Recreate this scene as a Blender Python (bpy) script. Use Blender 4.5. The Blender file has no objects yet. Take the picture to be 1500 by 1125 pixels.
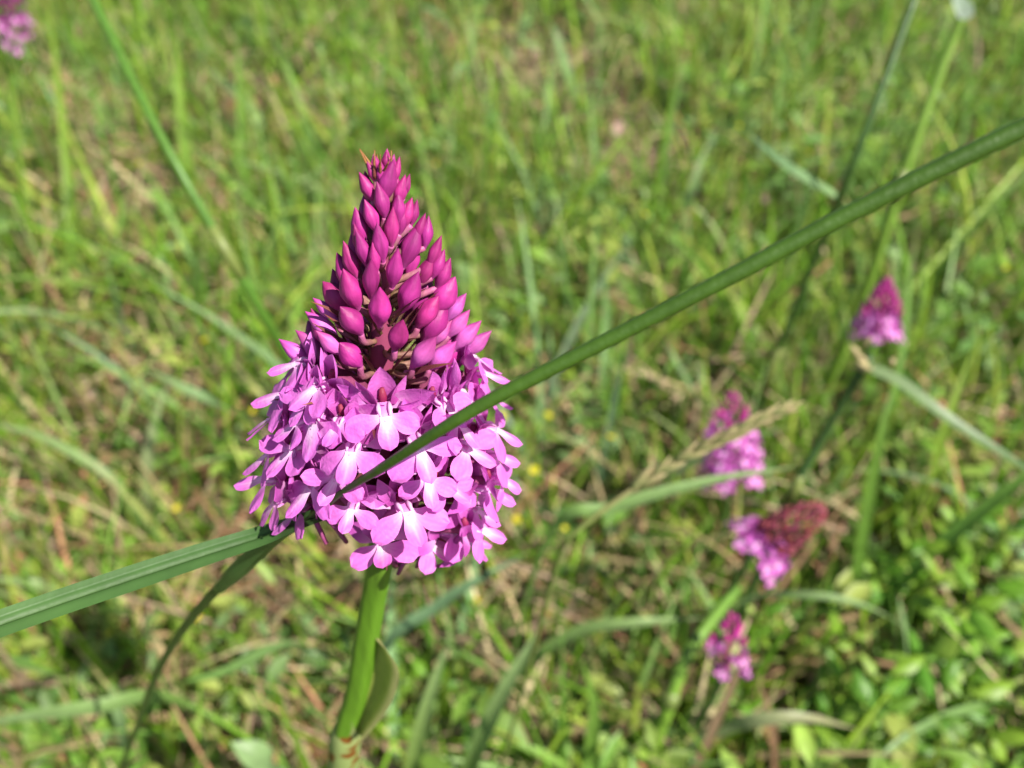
import bpy, math, random
import numpy as np
from mathutils import Vector, Matrix

# ------------------------------------------------------------------ camera, sky, sun, exposure
scene = bpy.context.scene
PITCH = math.radians(46.0)
CAM_H = 0.41
FPX = 1500 * 28.0 / 36.0          # focal length in photo pixels
FOCUS = 0.099

cam_d = bpy.data.cameras.new('camera')
cam_d.lens = 28.0; cam_d.sensor_width = 36.0
cam_d.clip_start = 0.002; cam_d.clip_end = 400.0
cam_d.dof.use_dof = True
cam_d.dof.focus_distance = FOCUS
cam_d.dof.aperture_fstop = 16.5
cam_d.dof.aperture_blades = 0
cam = bpy.data.objects.new('camera', cam_d)
scene.collection.objects.link(cam)
cam.location = (0, 0, CAM_H)
cam.rotation_euler = (math.pi / 2 - PITCH, 0, 0)
scene.camera = cam

SUN_DIR = Vector((0.58, -0.34, 0.90)).normalized()      # towards the sun
world = bpy.data.worlds.new('World'); scene.world = world; world.use_nodes = True
wn = world.node_tree; wn.nodes.clear()
sky = wn.nodes.new('ShaderNodeTexSky'); sky.sky_type = 'NISHITA'; sky.sun_disc = False
sky.sun_elevation = math.asin(SUN_DIR.z)
sky.sun_rotation = math.atan2(SUN_DIR.x, SUN_DIR.y)
bgn = wn.nodes.new('ShaderNodeBackground'); bgn.inputs[1].default_value = 0.06
won = wn.nodes.new('ShaderNodeOutputWorld')
wn.links.new(sky.outputs[0], bgn.inputs[0]); wn.links.new(bgn.outputs[0], won.inputs[0])

sun_d = bpy.data.lights.new('sun', 'SUN'); sun_d.energy = 5.0; sun_d.angle = math.radians(0.53)
sun_d.color = (1.0, 0.95, 0.86)
sun = bpy.data.objects.new('sun', sun_d); scene.collection.objects.link(sun)
sun.rotation_euler = SUN_DIR.to_track_quat('Z', 'Y').to_euler()

vs = scene.view_settings
scene.display_settings.display_device = 'sRGB'
vs.view_transform = 'Standard'; vs.look = 'None'; vs.gamma = 1.0; vs.exposure = 0.95
vs.use_curve_mapping = False
scene.cycles.use_denoising = True
scene.cycles.max_bounces = 8
scene.cycles.transparent_max_bounces = 8
scene.cycles.sample_clamp_indirect = 6.0

# ------------------------------------------------------------------ helpers
COL = scene.collection
rng = random.Random(7)
RIGHT = Vector((1, 0, 0))
FWD = Vector((0, math.cos(PITCH), -math.sin(PITCH)))
UP = Vector((0, math.sin(PITCH), math.cos(PITCH)))
CAM = Vector((0, 0, CAM_H))

def ray(px, py):
    return FWD + RIGHT * ((px - 750) / FPX) + UP * ((562.5 - py) / FPX)
def P(px, py, d):
    return CAM + ray(px, py) * d
def G(px, py, h=0.0):
    r = ray(px, py)
    return CAM + r * ((CAM_H - h) / -r.z)
def px_m(px, depth):
    return px * depth / FPX

def lerp(a, b, t): return a + (b - a) * t
def clerp(a, b, t): return tuple(a[i] + (b[i] - a[i]) * t for i in range(3))
def sstep(a, b, x):
    t = min(1, max(0, (x - a) / (b - a))); return t * t * (3 - 2 * t)

class MB:
    """collects vertices, faces and a real pigment colour for each vertex"""
    def __init__(self): self.v = []; self.f = []; self.c = []
    def grid(self, pts, cols, wrap=False):
        o = len(self.v); n = len(pts); m = len(pts[0])
        for i in range(n):
            for j in range(m):
                self.v.append(tuple(pts[i][j])); self.c.append(cols[i][j])
        for i in range(n - 1):
            for j in range(m if wrap else m - 1):
                k = (j + 1) % m
                self.f.append((o + i * m + j, o + i * m + k, o + (i + 1) * m + k, o + (i + 1) * m + j))
    def tube(self, path, radii, cols, sides=8, flat=1.0, ridge=0.0, cap=True):
        n = len(path); pts = []; cc = []
        ref = Vector((0.3, 0.2, 0.93))
        t0 = (path[1] - path[0]).normalized()
        side = t0.cross(ref)
        if side.length < 0.05: side = t0.cross(Vector((1, 0, 0)))
        side.normalize()
        for i in range(n):
            t = (path[min(i + 1, n - 1)] - path[max(i - 1, 0)]).normalized()
            side = (side - t * side.dot(t)).normalized()
            b = t.cross(side)
            ring = []
            for j in range(sides):
                a = 2 * math.pi * j / sides
                r = radii[i] * (1 + ridge * math.cos(a * 5))
                ring.append(path[i] + side * (math.cos(a) * r) + b * (math.sin(a) * r * flat))
            pts.append(ring); cc.append([cols[i]] * sides)
        o = len(self.v)
        self.grid(pts, cc, wrap=True)
        if cap:
            self.f.append(tuple(o + j for j in reversed(range(sides))))
            self.f.append(tuple(o + (n - 1) * sides + j for j in range(sides)))
    def add(self, other, M=None):
        o = len(self.v)
        for p in other.v: self.v.append(tuple(M @ Vector(p)) if M else p)
        self.c += other.c
        for f in other.f: self.f.append(tuple(o + k for k in f))
    def mesh(self, name, mat, smooth=True):
        me = bpy.data.meshes.new(name)
        me.from_pydata(self.v, [], self.f)
        at = me.color_attributes.new('pigment', 'FLOAT_COLOR', 'POINT')
        arr = np.ones((len(self.v), 4), dtype=np.float32); arr[:, :3] = np.array(self.c, dtype=np.float32)
        at.data.foreach_set('color', arr.ravel())
        if smooth: me.polygons.foreach_set('use_smooth', np.ones(len(me.polygons), dtype=bool))
        me.materials.append(mat); me.update()
        return me

def obj(name, me, parent=None, M=None):
    o = bpy.data.objects.new(name, me); COL.objects.link(o)
    if parent is not None:
        o.parent = parent
    if M is not None: o.matrix_basis = M
    return o
def tag(o, label, cat, group=None, kind=None):
    if label: o['label'] = label
    if cat: o['category'] = cat
    if group: o['group'] = group
    if kind: o['kind'] = kind
    return o
def thing(name, loc, label, cat, group=None):
    o = bpy.data.objects.new(name, None); COL.objects.link(o); o.location = loc
    o.empty_display_size = 0.01
    return tag(o, label, cat, group)
def rel(parent, M):
    return Matrix.Translation(-parent.location) @ M

def spline(pts, n):
    """Catmull-Rom through Vectors (any length), n samples"""
    k = len(pts); out = []
    for i in range(n):
        u = i / (n - 1) * (k - 1); s = min(int(u), k - 2); t = u - s
        p1, p2 = pts[s], pts[s + 1]
        p0 = pts[s - 1] if s > 0 else p1 * 2 - p2
        p3 = pts[s + 2] if s + 2 < k else p2 * 2 - p1
        out.append(0.5 * (p1 * 2 + (p2 - p0) * t + (p0 * 2 - p1 * 5 + p2 * 4 - p3) * t * t + (p1 * 3 - p0 - p2 * 3 + p3) * t ** 3))
    return out
def lin(vals, n):
    k = len(vals)
    out = []
    for i in range(n):
        u = i / (n - 1) * (k - 1); s = min(int(u), k - 2)
        out.append(lerp(vals[s], vals[s + 1], u - s))
    return out

# ------------------------------------------------------------------ materials
def plant_material(name, rough, translucent, bump_scale, bump, var=0.25, hue=0.02, spec=0.35, mottle_scale=300.0, stretch=None, tgain=1.0, objvar=0.0):
    m = bpy.data.materials.new(name); m.use_nodes = True
    nt = m.node_tree; nt.nodes.clear(); N = nt.nodes.new; L = nt.links.new
    out = N('ShaderNodeOutputMaterial')
    at = N('ShaderNodeAttribute'); at.attribute_name = 'pigment'
    oi = N('ShaderNodeObjectInfo')
    tc = N('ShaderNodeTexCoord'); mp = N('ShaderNodeMapping')
    if stretch: mp.inputs['Scale'].default_value = stretch
    L(tc.outputs['Object'], mp.inputs['Vector'])
    nz = N('ShaderNodeTexNoise'); nz.inputs['Scale'].default_value = mottle_scale; nz.inputs['Detail'].default_value = 3
    L(mp.outputs[0], nz.inputs['Vector'])
    mr = N('ShaderNodeMapRange'); mr.inputs['From Min'].default_value = 0.3; mr.inputs['From Max'].default_value = 0.7
    mr.inputs['To Min'].default_value = 1 - var; mr.inputs['To Max'].default_value = 1 + var * 0.6
    L(nz.outputs['Fac'], mr.inputs['Value'])
    hs = N('ShaderNodeHueSaturation')
    mh = N('ShaderNodeMapRange'); mh.inputs['To Min'].default_value = 0.5 - hue; mh.inputs['To Max'].default_value = 0.5 + hue
    L(oi.outputs['Random'], mh.inputs['Value']); L(mh.outputs[0], hs.inputs['Hue'])
    ov = N('ShaderNodeMath'); ov.operation = 'MULTIPLY_ADD'; ov.inputs[1].default_value = 7.31; ov.inputs[2].default_value = 0.37
    fr = N('ShaderNodeMath'); fr.operation = 'FRACT'; L(oi.outputs['Random'], ov.inputs[0]); L(ov.outputs[0], fr.inputs[0])
    vv = N('ShaderNodeMapRange'); vv.inputs['To Min'].default_value = 1 - objvar; vv.inputs['To Max'].default_value = 1 + objvar * 0.5; L(fr.outputs[0], vv.inputs['Value'])
    vm = N('ShaderNodeMath'); vm.operation = 'MULTIPLY'; L(mr.outputs[0], vm.inputs[0]); L(vv.outputs[0], vm.inputs[1])
    L(vm.outputs[0], hs.inputs['Value']); L(at.outputs['Color'], hs.inputs['Color'])
    pb = N('ShaderNodeBsdfPrincipled'); pb.inputs['Roughness'].default_value = rough
    pb.inputs['Specular IOR Level'].default_value = spec
    L(hs.outputs[0], pb.inputs['Base Color'])
    nb = N('ShaderNodeTexNoise'); nb.inputs['Scale'].default_value = bump_scale; nb.inputs['Detail'].default_value = 2
    L(mp.outputs[0], nb.inputs['Vector'])
    bp = N('ShaderNodeBump'); bp.inputs['Strength'].default_value = bump; bp.inputs['Distance'].default_value = 0.0004
    L(nb.outputs['Fac'], bp.inputs['Height']); L(bp.outputs[0], pb.inputs['Normal'])
    if translucent > 0:
        tr = N('ShaderNodeBsdfTranslucent')
        gm = N('ShaderNodeMix'); gm.data_type = 'RGBA'; gm.blend_type = 'MULTIPLY'; gm.inputs[0].default_value = 1.0
        L(hs.outputs[0], gm.inputs[6]); gm.inputs[7].default_value = (tgain, tgain, tgain, 1)
        L(gm.outputs[2], tr.inputs['Color']); L(bp.outputs[0], tr.inputs['Normal'])
        mx = N('ShaderNodeMixShader'); mx.inputs[0].default_value = translucent
        L(pb.outputs[0], mx.inputs[1]); L(tr.outputs[0], mx.inputs[2]); L(mx.outputs[0], out.inputs[0])
    else:
        L(pb.outputs[0], out.inputs[0])
    return m

M_PETAL = plant_material('orchid_petal', 0.5, 0.34, 2200, 0.25, var=0.10, hue=0.008, spec=0.25, mottle_scale=500, tgain=1.25)
M_BUD = plant_material('orchid_bud', 0.55, 0.0, 11, 0.26, var=0.22, hue=0.012, spec=0.4, mottle_scale=6, stretch=(1, 1, 0.2), objvar=0.3)
M_BRACT = plant_material('orchid_bract', 0.5, 0.25, 1800, 0.4, var=0.3, hue=0.015, spec=0.35, mottle_scale=500)
M_STEM = plant_material('orchid_stem', 0.38, 0.10, 900, 0.35, var=0.16, hue=0.01, spec=0.45, mottle_scale=260, stretch=(1, 1, 0.12))
M_CULM = plant_material('grass_culm', 0.42, 0.06, 900, 0.3, var=0.15, hue=0.012, spec=0.4, mottle_scale=300)
M_BLADE = plant_material('grass_blade', 0.45, 0.38, 700, 0.12, var=0.16, hue=0.012, spec=0.4, mottle_scale=220, tgain=1.25)
M_GRASS = plant_material('meadow_grass', 0.5, 0.38, 300, 0.1, var=0.2, hue=0.0, spec=0.35, mottle_scale=60, tgain=1.3)
M_LEAF = plant_material('herb_leaf', 0.45, 0.35, 500, 0.3, var=0.22, hue=0.015, spec=0.4, mottle_scale=160, tgain=1.3)
M_DRY = plant_material('dry_straw', 0.75, 0.18, 500, 0.3, var=0.3, hue=0.015, spec=0.2, mottle_scale=200)

m = bpy.data.materials.new('soil'); m.use_nodes = True
nt = m.node_tree; pb = nt.nodes['Principled BSDF']; pb.inputs['Roughness'].default_value = 0.95
tc = nt.nodes.new('ShaderNodeTexCoord')
nz = nt.nodes.new('ShaderNodeTexNoise'); nz.inputs['Scale'].default_value = 28; nz.inputs['Detail'].default_value = 9
cr = nt.nodes.new('ShaderNodeValToRGB')
cr.color_ramp.elements[0].position = 0.3; cr.color_ramp.elements[0].color = (0.05, 0.036, 0.02, 1)
cr.color_ramp.elements[1].position = 0.72; cr.color_ramp.elements[1].color = (0.26, 0.19, 0.11, 1)
e = cr.color_ramp.elements.new(0.52); e.color = (0.12, 0.095, 0.05, 1)
bp = nt.nodes.new('ShaderNodeBump'); bp.inputs['Strength'].default_value = 0.9; bp.inputs['Distance'].default_value = 0.01
nt.links.new(tc.outputs['Object'], nz.inputs['Vector']); nt.links.new(nz.outputs['Fac'], cr.inputs['Fac'])
geo = nt.nodes.new('ShaderNodeNewGeometry'); ln_ = nt.nodes.new('ShaderNodeVectorMath'); ln_.operation = 'LENGTH'
far = nt.nodes.new('ShaderNodeMapRange'); far.inputs['From Min'].default_value = 2.6; far.inputs['From Max'].default_value = 4.6
gm = nt.nodes.new('ShaderNodeMix'); gm.data_type = 'RGBA'
g2 = nt.nodes.new('ShaderNodeValToRGB'); g2.color_ramp.elements[0].color = (0.06, 0.11, 0.02, 1); g2.color_ramp.elements[1].color = (0.20, 0.27, 0.06, 1)
nt.links.new(geo.outputs['Position'], ln_.inputs[0]); nt.links.new(ln_.outputs['Value'], far.inputs['Value'])
nt.links.new(nz.outputs['Fac'], g2.inputs['Fac']); nt.links.new(far.outputs[0], gm.inputs[0])
nt.links.new(cr.outputs[0], gm.inputs[6]); nt.links.new(g2.outputs[0], gm.inputs[7])
nt.links.new(gm.outputs[2], pb.inputs['Base Color']); nt.links.new(nz.outputs['Fac'], bp.inputs['Height'])
nt.links.new(bp.outputs[0], pb.inputs['Normal'])
M_SOIL = m

# ------------------------------------------------------------------ ground
def ground_h(x, y):
    near = np.exp(-((x ** 2 + (y - 0.7) ** 2) / 9.0))
    return near * (0.010 * np.sin(x * 7.3 + 1.1) * np.cos(y * 5.9 + 0.4) + 0.006 * np.sin(x * 17 + y * 13)) - 0.004
def make_ground():
    def axis(c, fine, half):
        a = [0.0]; step = fine
        while a[-1] < half:
            a.append(a[-1] + step)
            if a[-1] > 2.5: step *= 1.5
        a = np.array(a); return np.concatenate((-a[:0:-1], a)) + c
    xs = axis(0, 0.05, 150); ys = axis(0.8, 0.05, 150)
    X, Y = np.meshgrid(xs, ys, indexing='ij'); Z = ground_h(X, Y)
    nx, ny = X.shape
    v = np.stack((X, Y, Z), -1).reshape(-1, 3)
    idx = np.arange(nx * ny).reshape(nx, ny)
    f = np.stack((idx[:-1, :-1], idx[1:, :-1], idx[1:, 1:], idx[:-1, 1:]), -1).reshape(-1, 4)
    me = bpy.data.meshes.new('ground'); me.from_pydata(v.tolist(), [], f.tolist())
    me.polygons.foreach_set('use_smooth', np.ones(len(me.polygons), dtype=bool))
    me.materials.append(M_SOIL)
    o = obj('ground', me); o['kind'] = 'structure'; o['label'] = 'bare brown soil under the meadow plants'
make_ground()

# ------------------------------------------------------------------ meadow turf (nobody could count it)
nprng = np.random.default_rng(11)
def mesh_np(name, V, F, C, mat):
    me = bpy.data.meshes.new(name)
    nv, nf = len(V), len(F)
    me.vertices.add(nv); me.vertices.foreach_set('co', V.astype(np.float32).ravel())
    me.loops.add(nf * 4); me.loops.foreach_set('vertex_index', F.astype(np.int32).ravel())
    me.polygons.add(nf); me.polygons.foreach_set('loop_start', np.arange(0, nf * 4, 4, dtype=np.int32))
    me.polygons.foreach_set('use_smooth', np.ones(nf, dtype=bool))
    me.update(calc_edges=True)
    at = me.color_attributes.new('pigment', 'FLOAT_COLOR', 'POINT')
    A = np.ones((nv, 4), dtype=np.float32); A[:, :3] = C
    at.data.foreach_set('color', A.ravel())
    me.materials.append(mat); me.validate(); return me

def scatter(n, wide=False):
    """positions over the stretch of meadow around the view, denser where the camera looks"""
    if wide:
        x = nprng.uniform(-3.2, 3.2, n); y = nprng.uniform(-0.9, 4.2, n)
    else:
        y = 0.04 + 1.56 * nprng.random(n) ** 1.15
        x = nprng.uniform(-1, 1, n) * (0.40 + 0.66 * y)
    return x, y
def patch(x, y, s=3.1, ph=0.0):
    return 0.5 + 0.25 * (np.sin(x * s + 1.3 + ph) + np.sin(y * s * 1.21 + 0.6 * np.sin(x * s * 1.7) + ph * 1.7)) + 0.12 * np.sin(x * s * 3.1 - y * s * 2.7 + ph)

def blades(x, y, h, w, lean, bend, az, c0, c1, segs=5, z0=None):
    n = len(x); z = ground_h(x, y) if z0 is None else z0
    t = np.linspace(0, 1, segs + 1)
    V = np.zeros((n, segs + 1, 2, 3)); C = np.zeros((n, segs + 1, 2, 3))
    px, py, pz = x.copy(), y.copy(), z - 0.004
    sx, sy = -np.sin(az), np.cos(az)
    tw = nprng.uniform(-0.8, 0.8, n)
    for i in range(segs + 1):
        ang = lean + bend * t[i] ** 1.4
        if i:
            d = h / segs
            px = px + np.cos(az) * np.sin(ang) * d; py = py + np.sin(az) * np.sin(ang) * d
            pz = np.maximum(pz + np.cos(ang) * d, z + 0.002)
        ww = w * 0.5 * np.clip(1.0 - t[i] ** 2.2, 0.06, 1) * (0.75 + 0.25 * min(1, t[i] * 4))
        a = tw * t[i]
        ux = sx * np.cos(a) - np.cos(az) * np.cos(ang) * np.sin(a)
        uy = sy * np.cos(a) - np.sin(az) * np.cos(ang) * np.sin(a)
        uz = np.sin(ang) * np.sin(a)
        for k, s in ((0, -1), (1, 1)):
            V[:, i, k, 0] = px + s * ux * ww; V[:, i, k, 1] = py + s * uy * ww; V[:, i, k, 2] = pz + s * uz * ww
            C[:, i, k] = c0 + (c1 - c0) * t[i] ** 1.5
    base = (np.arange(n) * (segs + 1) * 2)[:, None]
    q = np.array([[2 * i, 2 * i + 1, 2 * i + 3, 2 * i + 2] for i in range(segs)])
    F = (base[:, :, None] + q[None]).reshape(-1, 4)
    return V.reshape(-1, 3), F, C.reshape(-1, 3)

def pick(pal, n, p=None):
    pal = np.array(pal); return pal[nprng.choice(len(pal), n, p=p)]
GREENS = [(0.14, 0.29, 0.018), (0.18, 0.34, 0.022), (0.25, 0.39, 0.032), (0.16, 0.30, 0.060), (0.33, 0.41, 0.060), (0.09, 0.21, 0.018), (0.22, 0.36, 0.10)]
STRAW = [(0.42, 0.33, 0.17), (0.34, 0.25, 0.12), (0.50, 0.42, 0.24), (0.25, 0.16, 0.08), (0.38, 0.21, 0.11), (0.40, 0.29, 0.19)]

SPOTS = [(G(790, 130), 0.12), (G(430, 160), 0.085), (G(230, 310), 0.10), (G(650, 90), 0.06), (G(240, 600), 0.06), (G(950, 235), 0.07), (G(400, 850), 0.045), (G(130, 180), 0.075)]
def worn(x, y):
    """how worn the turf is: bare, brown hollows with little grass"""
    m = np.zeros_like(x)
    for c, r_ in SPOTS: m = np.maximum(m, np.exp(-(((x - c.x) ** 2 + (y - c.y) ** 2) / r_ ** 2) ** 1.5))
    return m
def turf(name, n, label, hmin, hmax, wmin, wmax, wide=False, keep=None):
    x, y = scatter(n, wide)
    if keep is not None:
        k = keep(x, y); x, y = x[k], y[k]
    k = nprng.random(len(x)) > worn(x, y) * 0.85; x, y = x[k], y[k]
    n = len(x)
    h = nprng.uniform(hmin, hmax, n) * (0.7 + 0.6 * patch(x, y, 4.0, 2.0))
    w = nprng.uniform(wmin, wmax, n)
    c1 = pick(GREENS, n) * nprng.uniform(0.75, 1.25, n)[:, None]
    dead = nprng.random(n) < np.clip(0.16 * patch(x, y, 3.3, 5.0) + 0.10 * (x < -0.05), 0.02, 0.4)
    c1 = np.where(dead[:, None], pick(STRAW, n) * 1.1, c1)
    tipdry = nprng.random(n) < 0.22
    tip = np.where(tipdry[:, None], c1 * 0.5 + pick(STRAW, n) * 0.5, c1 * 1.08)
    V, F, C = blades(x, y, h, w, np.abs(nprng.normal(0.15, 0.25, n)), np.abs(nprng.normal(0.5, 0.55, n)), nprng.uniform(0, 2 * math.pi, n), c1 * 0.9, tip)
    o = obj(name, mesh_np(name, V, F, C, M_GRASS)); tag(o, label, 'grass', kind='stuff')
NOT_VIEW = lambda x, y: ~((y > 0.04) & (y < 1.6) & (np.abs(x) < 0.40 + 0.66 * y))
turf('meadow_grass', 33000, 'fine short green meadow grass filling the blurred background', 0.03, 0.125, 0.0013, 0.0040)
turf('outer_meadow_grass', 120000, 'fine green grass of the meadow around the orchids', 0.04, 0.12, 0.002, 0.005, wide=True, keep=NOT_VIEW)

# tall thin grass, standing over the short turf
def tall_grass():
    n = 3800
    x, y = scatter(n)
    k = (y > 0.30) & (nprng.random(n) > worn(x, y)) & (nprng.random(n) < 0.35 + 0.65 * patch(x, y, 2.3, 0.7)); x, y = x[k], y[k]; n = len(x)
    h = nprng.uniform(0.10, 0.22, n) * np.clip(0.55 + 0.55 * y, 0.6, 1.1)
    c1 = pick(GREENS, n) * nprng.uniform(0.9, 1.25, n)[:, None]
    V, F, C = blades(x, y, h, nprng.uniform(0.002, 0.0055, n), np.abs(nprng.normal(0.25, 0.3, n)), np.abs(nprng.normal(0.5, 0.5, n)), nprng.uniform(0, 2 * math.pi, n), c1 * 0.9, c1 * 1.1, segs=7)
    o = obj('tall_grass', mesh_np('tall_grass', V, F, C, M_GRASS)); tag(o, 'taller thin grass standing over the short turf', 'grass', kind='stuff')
tall_grass()

def thatch():
    n = 11000
    x, y = scatter(n)
    dry = patch(x, y, 4.2, 4.0) + 0.35 * (x < 0.02 * 1.0) - 0.45 * np.clip((x - 0.1) / 0.3, 0, 1) * (y < 0.55)
    k = nprng.random(n) < np.clip(dry + worn(x, y), 0.08, 1); x, y = x[k], y[k]; n = len(x)
    c = pick(STRAW, n) * nprng.uniform(0.7, 1.2, n)[:, None]
    V, F, C = blades(x, y, nprng.uniform(0.03, 0.10, n), nprng.uniform(0.0012, 0.0040, n), nprng.uniform(0.7, 1.5, n), nprng.uniform(0, 0.7, n), nprng.uniform(0, 2 * math.pi, n), c, c * 1.05, z0=ground_h(x, y) + nprng.uniform(0.0, 0.035, n))
    o = obj('dry_thatch', mesh_np('dry_thatch', V, F, C, M_DRY)); tag(o, 'dead straw coloured grass litter lying under the green turf', 'dry grass', kind='stuff')
thatch()

def leaf_cloud(x, y, z, L, W, az, tilt, c):
    """small folded oval leaflets, 8 triangles each"""
    n = len(x)
    prof = [(0.0, 0.12), (0.3, 0.85), (0.65, 1.0), (1.0, 0.10)]
    V = np.zeros((n, 4, 3, 3)); C = np.zeros((n, 4, 3, 3))
    dx, dy, dz = np.cos(az) * np.cos(tilt), np.sin(az) * np.cos(tilt), np.sin(tilt)
    sx, sy = -np.sin(az), np.cos(az)
    nx_, ny_, nz_ = -np.cos(az) * np.sin(tilt), -np.sin(az) * np.sin(tilt), np.cos(tilt)
    for i, (t, ww) in enumerate(prof):
        drop = -0.18 * t * t * L
        for k, s in enumerate((-1, 0, 1)):
            up = drop + abs(s) * 0.22 * W * ww
            V[:, i, k, 0] = x + dx * t * L + sx * s * ww * W * 0.5 + nx_ * up
            V[:, i, k, 1] = y + dy * t * L + sy * s * ww * W * 0.5 + ny_ * up
            V[:, i, k, 2] = z + dz * t * L + nz_ * up
            C[:, i, k] = c * (1.12 if s == 0 else 1.0)
    base = (np.arange(n) * 12)[:, None]
    q = np.array([[i * 3 + k, i * 3 + k + 1, i * 3 + k + 4, i * 3 + k + 3] for i in range(3) for k in range(2)])
    return V.reshape(-1, 3), (base[:, :, None] + q[None]).reshape(-1, 4), C.reshape(-1, 3)

HERB = [(0.13, 0.27, 0.040), (0.17, 0.31, 0.045), (0.22, 0.35, 0.055), (0.11, 0.23, 0.06), (0.30, 0.38, 0.08), (0.19, 0.31, 0.11)]
def herbs():
    n = 3800; per = 10
    x, y = scatter(n)
    k = nprng.random(n) < np.clip(patch(x, y, 5.1, 1.0) * 1.0 + 0.3 * (x > 0.22) + 0.25 * (y > 0.6) - 0.35 * ((y < 0.42) & (x < 0.2)) - 0.9 * worn(x, y), 0.06, 1); x, y = x[k], y[k]; n = len(x)
    h = nprng.uniform(0.015, 0.075, n)
    col = pick(HERB, n) * nprng.uniform(0.75, 1.2, n)[:, None]
    size = nprng.uniform(0.005, 0.014, n)
    X = np.repeat(x, per) + nprng.normal(0, 0.011, n * per); Y = np.repeat(y, per) + nprng.normal(0, 0.011, n * per)
    Z = ground_h(X, Y) + np.repeat(h, per) * nprng.uniform(0.25, 1.05, n * per)
    S = np.repeat(size, per) * nprng.uniform(0.6, 1.25, n * per)
    V, F, C = leaf_cloud(X, Y, Z, S * 1.5, S * nprng.uniform(0.35, 0.85, n * per), nprng.uniform(0, 6.283, n * per), nprng.normal(0.15, 0.45, n * per), np.repeat(col, per, 0) * nprng.uniform(0.8, 1.2, n * per)[:, None])
    o = obj('ground_herbs', mesh_np('ground_herbs', V, F, C, M_LEAF)); tag(o, 'carpet of tiny green clover and vetch leaves among the grass', 'ground cover', kind='stuff')
herbs()

def leaf_litter():
    n = 2600
    x, y = scatter(n)
    k = nprng.random(n) < np.clip(patch(x, y, 4.6, 0.3) + 0.25 * (x < 0) + worn(x, y), 0.1, 1); x, y = x[k], y[k]; n = len(x)
    S = nprng.uniform(0.006, 0.016, n)
    c = pick([(0.26, 0.13, 0.06), (0.34, 0.20, 0.10), (0.42, 0.30, 0.18), (0.20, 0.10, 0.05), (0.36, 0.25, 0.20)], n) * nprng.uniform(0.8, 1.2, n)[:, None]
    V, F, C = leaf_cloud(x, y, ground_h(x, y) + nprng.uniform(0.003, 0.03, n), S * 1.4, S * nprng.uniform(0.4, 0.8, n), nprng.uniform(0, 6.283, n), nprng.normal(0.1, 0.35, n), c)
    o = obj('leaf_litter', mesh_np('leaf_litter', V, F, C, M_DRY)); tag(o, 'brown dead leaves scattered between the grass', 'leaf litter', kind='stuff')
leaf_litter()

# ------------------------------------------------------------------ orchid pieces
def petal_mb(L, W, shape='oval', n=9, m=7, droop=0.4, cup=0.15, base_w=0.25, colf=None, wave=0.0, ph=0.0):
    """petal along +Z from the origin, face towards +Y, width along X; droop bends the end back (-Y)"""
    mb = MB(); pts = []; cols = []
    y = z = 0.0; ang = 0.0
    for i in range(n):
        t = i / (n - 1)
        if shape == 'oval':      # broad rounded lobe
            w = base_w + (1 - base_w) * sstep(0.05, 0.55, t)
            if t > 0.62: w *= math.sqrt(max(0.0, 1 - ((t - 0.62) / 0.38) ** 2)) * 0.98 + 0.02
        else:                    # pointed sepal
            w = base_w + (1 - base_w) * sstep(0.0, 0.38, t)
            if t > 0.38: w *= max(0.03, 1 - ((t - 0.38) / 0.62) ** 1.7)
        if i:
            ang = -droop * t
            y += math.sin(ang) * L / (n - 1); z += math.cos(ang) * L / (n - 1)
        row = []; crow = []
        for j in range(m):
            s = j / (m - 1) * 2 - 1
            yy = y + cup * W * 0.5 * w * (s * s) + wave * W * math.sin(s * 4 + t * 7 + ph) * t
            if abs(s) < 0.01: yy += cup * 0.15 * W * 0
            c_ = colf(t, s); v_ = 1 - 0.07 * (j % 2)      # faint veins
            row.append((s * w * W * 0.5, yy, z)); crow.append((c_[0] * v_, c_[1] * v_ * v_, c_[2] * v_))
        pts.append(row); cols.append(crow)
    mb.grid(pts, cols); return mb

LILAC = (0.73, 0.185, 0.64); LILAC2 = (0.50, 0.095, 0.44); WHITE = (0.88, 0.72, 0.86); MAGENTA = (0.40, 0.028, 0.255); DEEP = (0.27, 0.016, 0.155)
def rot(ax, deg): return Matrix.Rotation(math.radians(deg), 4, ax)
MMT = 0.001

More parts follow.
